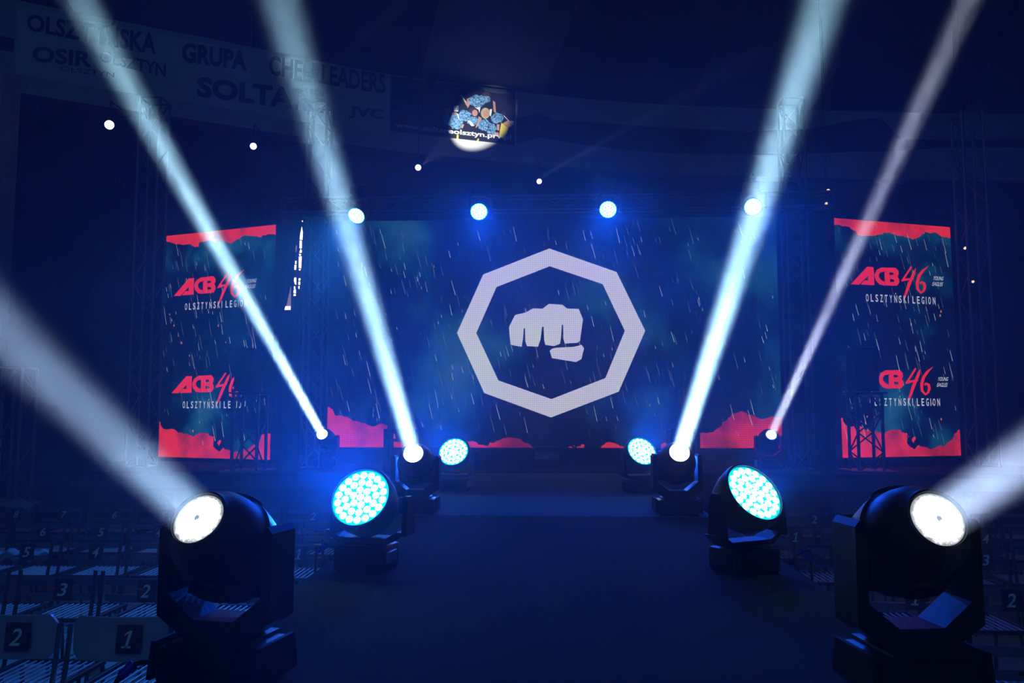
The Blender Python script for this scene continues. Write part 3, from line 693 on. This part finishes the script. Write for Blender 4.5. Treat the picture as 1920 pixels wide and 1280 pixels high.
BLUE = (.0, .075, 1.0)
def wash_light(px, Yl, D, label, power, group, hang=False, plate=True, rl=.123, color=BLUE, ztop=None, spread=90):
    lp = P(*px, Yl); D = Vector(D).normalized(); piv = lp - D * .09
    rz = math.atan2(D.x, -D.y); D2 = Vector((0, -math.hypot(D.x, D.y), D.z)); sg = -1 if hang else 1
    z0 = ztop if hang else 0
    t = thing('wash_moving_head', label, 'stage light', (piv.x, piv.y, z0), rz, group=group); zp = piv.z - z0
    k = rl / .123
    bm = B(); box(bm, (0, 0, sg * .056), (.225 * k, .2 * k, .1), bevel=.016); box(bm, (0, 0, sg * .108), (.16 * k, .16 * k, .012), bevel=.004); obj('base', bm, M['black'], t, True)
    if not hang:
        for sx in (-1, 1):
            bm = B(); box(bm, (sx * .116 * k, 0, .056), (.012, .1, .05), bevel=.004); obj('side_handle', bm, M['silver'] if sx > 0 else M['blackm'], t)
            for sy in (-1, 1):
                bm = B(); cyl(bm, (sx * .09, sy * .08, .001), (sx * .09, sy * .08, .008), .016, 10); obj('foot', bm, M['cable'], t)
    else:
        bm = B(); box(bm, (0, 0, .02), (.05, .05, .05)); box(bm, (0, 0, .06), (.035, .2, .02)); obj('clamp', bm, M['alu'], t)
    hw = .168 * k; zb = .115; zq = abs(zp)
    bm = B()
    for sx in (-1, 1):
        mt = Matrix.Translation((sx * hw, 0, 0)) @ Matrix.Rotation(math.pi / 2, 4, 'Z')
        prism(bm, [(-.05, sg * (zb + .035)), (.05, sg * (zb + .035)), (.035, sg * (zq + .03)), (.02, sg * (zq + .045)), (-.02, sg * (zq + .045)), (-.035, sg * (zq + .03))], .024, Matrix.Translation((sx * hw + .012, 0, 0)) @ Matrix.Rotation(math.pi / 2, 4, 'Z'))
    pts = [(-hw - .012, zb + .05), (-hw + .05, zb), (hw - .05, zb), (hw + .012, zb + .05), (hw - .012, zb + .05), (hw - .06, zb + .022), (-hw + .06, zb + .022), (-hw + .012, zb + .05)]
    for a_, b_, c_, d_ in ((0, 1, 6, 7), (1, 2, 5, 6), (2, 3, 4, 5)): prism(bm, [(pts[i][0], sg * pts[i][1]) for i in (a_, b_, c_, d_)], .1, Matrix.Translation((0, .05, 0)))
    obj('yoke', bm, M['black'], t)
    q = D2.to_track_quat('Z', 'X').to_matrix().to_4x4(); mt = Matrix.Translation((0, 0, zp)) @ q
    bm = B(); lathe(bm, [(.05 * k, -.085), (.1 * k, -.075), (.13 * k, -.04), (.143 * k, .02), (.145 * k, .07), (.139 * k, .09), (.131 * k, .092), (.129 * k, .082)], 40)
    hd = obj('head', bm, M['black'], t, True, mt)
    bm = B(); lathe(bm, [(.128 * k, 0), (.124 * k, .002), (.002, .002)], 36); obj('face_plate', bm, M['ledplate'], hd, False, Matrix.Translation((0, 0, .082)))
    if plate:
        me = None
        for rr, n in ((0, 1), (.036, 6), (.07, 12), (.104, 18)):
            for i in range(n):
                an = 2 * math.pi * (i + .3) / n
                if me is None:
                    bm = B(); lathe(bm, [(.0165 * k, 0), (.0152 * k, .003), (.01 * k, .0055), (.002 * k, .0065)], 12)
                    o = obj('led_lens', bm, M['led'], hd, True); me = o.data
                else:
                    o = bpy.data.objects.new('led_lens', me); C.objects.link(o); o.parent = hd
                o.location = (rr * k * math.cos(an), rr * k * math.sin(an), .0845)
    bpy.context.view_layer.update()
    add_light('AREA', (t.matrix_world @ mt) @ Vector((0, 0, .098)), D, power, color, .24 * k, spread)
    return t
G1 = 'wash lights along the runway'
WP = 9.0
wash_light((675, 931), 3.45, (-.18, -.83, .5), 'LED wash light glowing cyan, second fixture on the left of the runway', WP * 3.6, G1)
wash_light((1416, 922), 3.45, (.42, -.72, .6), 'LED wash light glowing cyan, second fixture on the right of the runway', WP * 2.2, G1)
wash_light((850, 846), 6.9, (-.15, -.85, .5), 'LED wash light glowing cyan, farthest fixture on the left of the runway', WP * 2.2, G1)
wash_light((1204, 845), 6.9, (.3, -.78, .5), 'LED wash light glowing cyan, farthest fixture on the right of the runway', WP * 2.2, G1)
zh = zt - .085
G2 = 'wash lights hung from the truss'
for px, lb, pw, D in (((668, 405), 'leftmost LED wash light hanging from the lighting truss', 22, (-.12, -.78, -.62)),
                      ((898, 397), 'second from left LED wash light hanging from the lighting truss', 11, (.08, -.85, -.42)),
                      ((1140, 393), 'third from left LED wash light hanging from the lighting truss', 11, (-.06, -.85, -.42)),
                      ((1412, 388), 'rightmost LED wash light hanging from the lighting truss', 8, (-.05, -.85, -.45))):
    wash_light(px, TY - .42, D, lb, pw, G2, hang=True, rl=.098, ztop=zh + .3, spread=55, color=(.02, .22, 1) if px[0] < 700 else BLUE)
# power cables
cable_to([(-.99, 1.99, .06), (-1.02, 1.95, .075), (-1.055, 1.92, .05), (-1.065, 1.9, -.02), (-1.06, 1.9, -.15), (-1.08, 1.95, -.6), (-1.2, 2.1, -.96)], 'black power cable with blue plug beside the front left beam light', 'power cables', ((-1.03, 1.94, .074), (-1.055, 1.925, .05)))
cable_to([(1.1, 2.05, .05), (1.2, 1.98, .06), (1.23, 1.88, -.02), (1.2, 1.86, -.2), (1.25, 2.1, -.96)], 'black power cable with blue plug beside the front right beam light', 'power cables', ((1.195, 1.98, .06), (1.215, 1.95, .035)))
cable_to([(-.93, 3.65, .05), (-1.08, 3.7, .06), (-1.12, 3.75, -.05), (-1.15, 3.8, -.96)], 'black power cable with blue plug beside the second left wash light', 'power cables', ((-1.06, 3.7, .065), (-1.1, 3.72, .04)))
cable_to([(1.06, 3.65, .05), (1.12, 3.7, .06), (1.15, 3.75, -.05), (1.18, 3.8, -.96)], 'black power cable with blue plug beside the second right wash light', 'power cables', ((1.08, 3.67, .06), (1.14, 3.72, .02)))
cable_to([(1.0, 5.5, .04), (1.12, 5.6, .06), (1.2, 5.7, -.1), (1.22, 5.8, -.96)], 'black power cable beside the middle right beam light', 'power cables')

# ------------------------------------------------------------------ small hall lamps
def small_lamp(px, py, label, beam=None, r=.05):
    s, z = z_at(px, py); p = fpt(s, z, .35); p = P(px, py, p.y)
    t = thing('par_lamp', label, 'lamp', p, group='small white lamps under the gallery')
    d = (CAM - p).normalized(); q = d.to_track_quat('Z', 'Y').to_matrix().to_4x4()
    bm = B(); lathe(bm, [(r * .6, -.16), (r * 1.1, -.12), (r * 1.25, -.01), (r * 1.25, 0)], 20); obj('can', bm, M['blackm'], t, True, q)
    bm = B(); lathe(bm, [(r * 1.2, .002), (r, .02), (r * .5, .035), (.004, .04)], 20); obj('bulb', bm, M['parlens'], t, True, q)
    bm = B(); cyl(bm, (0, .02, 0.03), (0, .02, ZB - p.z + .02), .012, 6); cyl(bm, (0, .02, ZB - p.z), (0, .55, ZB - p.z), .012, 6); obj('hanger', bm, M['blackm'], t)
    if beam:
        add_light('AREA', p + Vector((0, -.1, .05)), P(*beam) - p, .35, (.5, .8, 1), .09, 3)
small_lamp(205, 234, 'leftmost small white lamp below the gallery fascia', None, .07)
small_lamp(475, 274, 'small white lamp below the lettered banner', (770, 0, 12), .055)
small_lamp(1011, 340, 'small white lamp just right of the photo banner', (1190, 240, 15), .05)
# the lamp under the photo banner also throws the round spot onto it
p = P(784, 314, 15.6); tg = bfn(895, 231, 0)
t = thing('par_lamp', 'small white lamp below the photo banner', 'lamp', p, group='small white lamps under the gallery')
dv = (tg - p).normalized(); q = (CAM - p).to_track_quat('Z', 'Y').to_matrix().to_4x4()
bm = B(); lathe(bm, [(.03, -.16), (.055, -.12), (.062, -.01), (.062, 0)], 20); obj('can', bm, M['blackm'], t, True, q)
bm = B(); lathe(bm, [(.058, .002), (.05, .02), (.025, .035), (.004, .04)], 20); obj('bulb', bm, M['parlens'], t, True, q)
bm = B(); cyl(bm, (0, .03, .03), (0, .03, 9.25 - p.z), .01, 6); obj('hanger', bm, M['blackm'], t)
add_light('SPOT', p + dv * .25, dv, 1300, (1, .99, .9), .02, 22, blend=.5)
for px, py, Y, sx, lb in ((1553, 357, 17, .05, 'tiny warm lamp high right of the lighting truss'), (1550, 382, 16, .05, 'tiny white lamp just below the tiny warm lamp'),
                          (1809, 465, 13, .035, 'tiny warm lamp right of the right LED screen, the upper one'), (1824, 528, 13, .03, 'tiny warm lamp right of the right LED screen, the lower one')):
    p = P(px, py, Y); t = thing('wall_lamp', lb, 'lamp', p)
    bm = B(); box(bm, (0, .03, 0), (sx * 1.6, .05, sx * 1.2), bevel=.006); obj('housing', bm, M['blackm'], t)
    bm = B(); lathe(bm, [(sx * .7, 0), (sx * .6, .02), (sx * .2, .03)], 12, Matrix.Rotation(math.pi / 2, 4, 'X')); obj('bulb', bm, M['warm'], t, True)
    zc = 9.6 if Y > 14 else 8.9
    bm = B(); cyl(bm, (0, .04, 0), (0, .04, zc - p.z), .008, 6); obj('pipe', bm, M['blackm'], t)

# bright sliver of a lit opening behind the left tower
K = lambda x, y: P(500 + x / 5.333, 380 + y / 5.333, 12.6)
t = thing('lit_opening', 'bright slivers of a lit doorway showing between black drapes', 'opening', (0, 12.6, 0)); inv = Matrix.Translation((0, -12.6, 0))
o0 = K(340, 600); t.location = (o0.x, 12.6, o0.z); inv = Matrix.Translation(-t.location)
def sliver(polys, mat, nm):
    for q in polys:
        bm = B(); prism(bm, [(K(*p).x, K(*p).z) for p in q], .01, Matrix.Translation((0, 12.6, 0)))
        bm.transform(inv); obj(nm, bm, mat, t)
sliver([[(353, 240), (362, 300), (358, 372), (332, 368), (338, 310)], [(332, 378), (352, 382), (352, 455), (330, 455)], [(340, 462), (353, 478), (350, 500), (328, 498)],
        [(326, 508), (345, 514), (340, 530), (328, 530)], [(324, 540), (350, 536), (346, 655), (322, 650)], [(324, 662), (342, 664), (336, 678), (324, 676)],
        [(288, 582), (300, 582), (298, 612), (286, 612)], [(280, 622), (298, 622), (294, 670), (278, 670)], [(278, 750), (296, 748), (296, 820), (284, 815), (274, 775)],
        [(322, 756), (338, 756), (336, 780), (320, 778)], [(320, 788), (336, 790), (334, 822), (318, 818)], [(318, 834), (330, 832), (328, 862), (318, 858)],
        [(276, 834), (286, 838), (288, 862), (272, 860)], [(272, 872), (292, 866), (294, 905), (270, 902)], [(272, 912), (292, 912), (290, 932), (270, 932)],
        [(190, 1034), (240, 1034), (240, 1070), (180, 1072)], [(354, 180), (362, 180), (362, 190), (354, 190)]], M['doorlight'], 'bright_gap')
sliver([[(243, 836), (243, 1030), (200, 1030)], [(300, 418), (304, 450), (294, 500), (290, 455)]], M['doordim'], 'dim_gap')
bm = B(); zf = t.location.z
for sx in (-.5, .42): box(bm, (sx, .05, (FZ + 4.1) / 2 - zf), (.06, .05, 4.1 - FZ))
box(bm, (-.04, .05, 4.1 - zf), (.98, .05, .06)); obj('frame', bm, M['skirt'], t)
bm = B(); c0 = P(560, 500, 12.75); pts = [(c0.x - .9 + .06 * k, 12.75 + .03 * math.sin(k * 1.7)) for k in range(31)]
for (x0, y0), (x1, y1) in zip(pts, pts[1:]):
    bm.faces.new([bm.verts.new((x0, y0, FZ)), bm.verts.new((x1, y1, FZ)), bm.verts.new((x1, y1, 4.2)), bm.verts.new((x0, y0, 4.2))])
o = obj('black_drape', bm, M['skirt']); md = o.modifiers.new('s', 'SOLIDIFY'); md.thickness = .01
tag(o, 'tall black drape behind the left lattice tower', 'drape')

# ------------------------------------------------------------------ audience chairs
def chair_parts(t, solid, num, meshes={}):
    def part(name, key, build, mat, par=t, smooth=False):
        if key not in meshes:
            bm = B(); build(bm); o = obj(name, bm, mat, par, smooth); meshes[key] = o.data; return o
        o = bpy.data.objects.new(name, meshes[key]); C.objects.link(o); o.parent = par; return o
    def seat(bm): 
        for sx in (-1, 1): box(bm, (sx * .2, .02, .452), (.022, .4, .022), bevel=.004)
        box(bm, (0, .21, .452), (.4, .022, .022), bevel=.004); box(bm, (0, -.17, .452), (.4, .022, .022), bevel=.004)
    part('seat', 'seat', seat, M['frame'])
    def ribs_(bm):
        for k in range(10): box(bm, (-.162 + .036 * k, .02, .456), (.009, .36, .008), bevel=.002)
    part('seat_slats', 'ribs', ribs_, M['rib'])
    for sx in (-1, 1):
        part('leg', 'leg_r%d%d' % (sx, solid), lambda bm: tube(bm, smooth_path([(sx * .222, -.19, .74), (sx * .222, -.205, .62), (sx * .222, -.24, .45), (sx * .222, -.36, .0)], 4), .0115, 8), M['chrome' if solid else 'frame'], smooth=True)
        part('leg', 'leg_f%d%d' % (sx, solid), lambda bm: tube(bm, [(sx * .2, .2, .45), (sx * .205, .25, 0)], .0105, 8), M['frame'], smooth=True)
    if solid:
        def panel(bm):
            w, h, r = .208, .092, .035; pts = []
            for cx, cz, a0 in ((w - r, h - r, 0), (-w + r, h - r, 90), (-w + r, -h + r, 180), (w - r, -h + r, 270)):
                for k in range(5): a = R(a0 + 22.5 * k); pts.append((cx + r * math.cos(a), cz + r * math.sin(a)))
            n = len(pts)
            f = [bm.verts.new((x, -.212 - .03 * (x / w) ** 2 * -1 - .0, .685 + z)) for x, z in pts]
            # curved plate: strips across the width
            bm.clear()
            cols = 16; ring = []
            for i in range(cols + 1):
                x = -w + 2 * w * i / cols; e = max(0, abs(x) - (w - r)); hh = h - r + math.sqrt(max(0, r * r - e * e)) if e > 0 else h
                y = -.225 + .035 * (x / w) ** 2
                ring.append([bm.verts.new((x, y, .685 - hh)), bm.verts.new((x, y, .685 + hh)), bm.verts.new((x, y + .014, .685 + hh)), bm.verts.new((x, y + .014, .685 - hh))])
            for a, b in zip(ring, ring[1:]):
                for i in range(4): bm.faces.new((a[i], a[(i + 1) % 4], b[(i + 1) % 4], b[i]))
            bm.faces.new(ring[0]); bm.faces.new(ring[-1][::-1])
        part('backrest', 'panel', panel, M['panel'], smooth=True)
    else:
        def bars(bm, z0, z1):
            ring = []
            for i in range(13):
                x = -.208 + .416 * i / 12; y = -.222 + .035 * (x / .208) ** 2
                ring.append([bm.verts.new((x, y, z0)), bm.verts.new((x, y, z1)), bm.verts.new((x, y + .012, z1)), bm.verts.new((x, y + .012, z0))])
            for a, b in zip(ring, ring[1:]):
                for i in range(4): bm.faces.new((a[i], a[(i + 1) % 4], b[(i + 1) % 4], b[i]))
            bm.faces.new(ring[0]); bm.faces.new(ring[-1][::-1])
        part('back_bar', 'bar1', lambda bm: bars(bm, .665, .705), M['bar'], smooth=True)
        part('back_bar', 'bar2', lambda bm: bars(bm, .572, .612), M['bar'], smooth=True)
    def cardb(bm): box(bm, (0, 0, 0), (.108, .006, .118), bevel=.002)
    cz = .69 if solid else .64
    c = part('number_card', 'card', cardb, M['card']); c.location = (.06, -.233, cz); c.rotation_euler = (R(-6), 0, 0)
    c['label'] = 'black seat number card reading %d' % num
    key = 'num%d' % num
    wd = .03 if num == 1 else .046
    def one(bm):
        sh = lambda x, z: (x + .25 * z, z)
        for q in ([(-.006, -.036), (.006, -.036), (.006, .036), (-.006, .036)], [(-.02, -.036), (.02, -.036), (.02, -.027), (-.02, -.027)], [(-.006, .036), (-.022, .024), (-.022, .014), (-.004, .026)]):
            prism(bm, [sh(*p) for p in q], .0012, Matrix.Translation((0, -.0032, 0)))
    part('numeral', key, one if num == 1 else lambda bm: text_into(bm, str(num), lambda u, v: Vector((-wd / 2 + wd * u + .018 * (v - .5), -.0045, -.036 + .072 * v)), .012), M['numeral'], par=c)
rowsY = [3.46, 4.6, 5.8, 6.75, 7.85]
rown = ['nearest', 'second', 'third', 'fourth', 'fifth']
seen = 0
ordn = ['first', 'second', 'third', 'fourth', 'fifth', 'sixth', 'seventh', 'eighth', 'ninth', 'tenth']
for side in (-1, 1):
    for r_, yy in enumerate(rowsY):
        for i in range(10):
            x = side * (1.89 + .5 * i) - (.0 if side < 0 else -.02); px, py = proj((x, yy, FZ + .6))
            if px < -90 or px > 2010 or py > 1330: continue
            if side > 0 and (r_ == 0 and i == 0): pass
            t = thing('audience_chair', '%s chair with seat number %d, in the %s row %s of the runway' % ('pale-backed' if (r_ == 0 and side < 0) else 'black slatted', i + 1, rown[r_], 'left' if side < 0 else 'right'),
                      'chair', (x, yy + .21 + random.uniform(-.015, .015), FZ), random.uniform(-.02, .02), group='numbered audience chairs')
            chair_parts(t, r_ == 0 and side < 0, i + 1); seen += 1
# red markers on some cards, pale cloths on chairs, plastic things
for px, py, Y, lb in ((98, 1103, 4.6, 'small red tag on the seat card number 3 in the second left row'), (265, 1104, 4.6, 'small red tag on the seat card number 2 in the second left row'), (296, 970, 7.85, 'small red tag on the seat card number 5 in the fifth left row')):
    p = P(px, py, Y - .035); bm = B(); box(bm, (0, 0, 0), (.035, .006, .012), bevel=.001); o = obj('red_tag', bm, M['redtag']); o.location = p; tag(o, lb, 'tag', 'red seat tags')
def cloth(px, py, Y, sx, sz, mat, label):
    p = P(px, py, Y); bm = B(); n = 10; g = []
    for i in range(n + 1):
        row = []
        for j in range(5):
            u = i / n - .5; v = j / 4
            row.append(bm.verts.new((u * sx, -.05 + .2 * v, -sz * (v - .5) ** 2 * 2 + .02 * math.sin(i * 1.7 + j) - abs(u) * sz * .5)))
        g.append(row)
    for a, b in zip(g, g[1:]):
        for j in range(4): bm.faces.new((a[j], a[j + 1], b[j + 1], b[j]))
    o = obj('folded_jacket', bm, mat, smooth=True); o.location = p; md = o.modifiers.new('s', 'SOLIDIFY'); md.thickness = .03; tag(o, label, 'clothing')
cloth(12, 935, 7.9, .55, .12, M['jacket'], 'pale jacket draped over a chair back at the far left')
cloth(25, 1032, 5.82, .34, .05, M['jacket'], 'pale crumpled cloth on a chair back in the third left row')

# ------------------------------------------------------------------ haze filling the hall
bm = B(); box(bm, (1.5, 7.5, 5.2), (31, 27, 12.3))
hz = obj('stage_haze', bm, None, fix=True); hz.data.materials.clear()
m = bpy.data.materials.new('stage_haze'); m.use_nodes = True; t = m.node_tree; t.nodes.clear()
v = t.nodes.new('ShaderNodeVolumeScatter'); v.inputs['Anisotropy'].default_value = .56; v.inputs['Color'].default_value = (1, 1, 1, 1)
no = t.nodes.new('ShaderNodeTexNoise'); no.inputs['Scale'].default_value = 2.1; no.inputs['Detail'].default_value = 3.5; no.inputs['Roughness'].default_value = .62
g = t.nodes.new('ShaderNodeNewGeometry'); t.links.new(g.outputs['Position'], no.inputs['Vector'])
mr = t.nodes.new('ShaderNodeMapRange'); mr.inputs[1].default_value = .36; mr.inputs[2].default_value = .66; mr.inputs[3].default_value = .003; mr.inputs[4].default_value = .033
t.links.new(no.outputs[0], mr.inputs[0])
# the haze is thickest over the runway and thins out towards the seats, the back wall and the roof
sp = t.nodes.new('ShaderNodeSeparateXYZ'); t.links.new(g.outputs['Position'], sp.inputs[0])
ax = t.nodes.new('ShaderNodeMath'); ax.operation = 'ABSOLUTE'; t.links.new(sp.outputs[0], ax.inputs[0])
den = mr.outputs[0]
for src, lo, hi, a_, b_ in ((ax.outputs[0], 1.8, 4.2, 1.35, .3), (sp.outputs[2], 3.2, 7.0, 1, .7), (sp.outputs[1], 10.5, 13, 1, .35), (sp.outputs[1], .5, 4.2, .34, 1)):
    m2 = t.nodes.new('ShaderNodeMapRange'); m2.interpolation_type = 'SMOOTHSTEP'; t.links.new(src, m2.inputs[0])
    for i_, v_ in ((1, lo), (2, hi), (3, a_), (4, b_)): m2.inputs[i_].default_value = v_
    mu = t.nodes.new('ShaderNodeMath'); mu.operation = 'MULTIPLY'; t.links.new(den, mu.inputs[0]); t.links.new(m2.outputs[0], mu.inputs[1]); den = mu.outputs[0]
t.links.new(den, v.inputs['Density'])
mo = t.nodes.new('ShaderNodeOutputMaterial'); t.links.new(v.outputs[0], mo.inputs['Volume']); hz.data.materials.append(m)
tag(hz, 'thin blue-lit stage haze hanging through the whole hall', 'haze', kind='stuff')
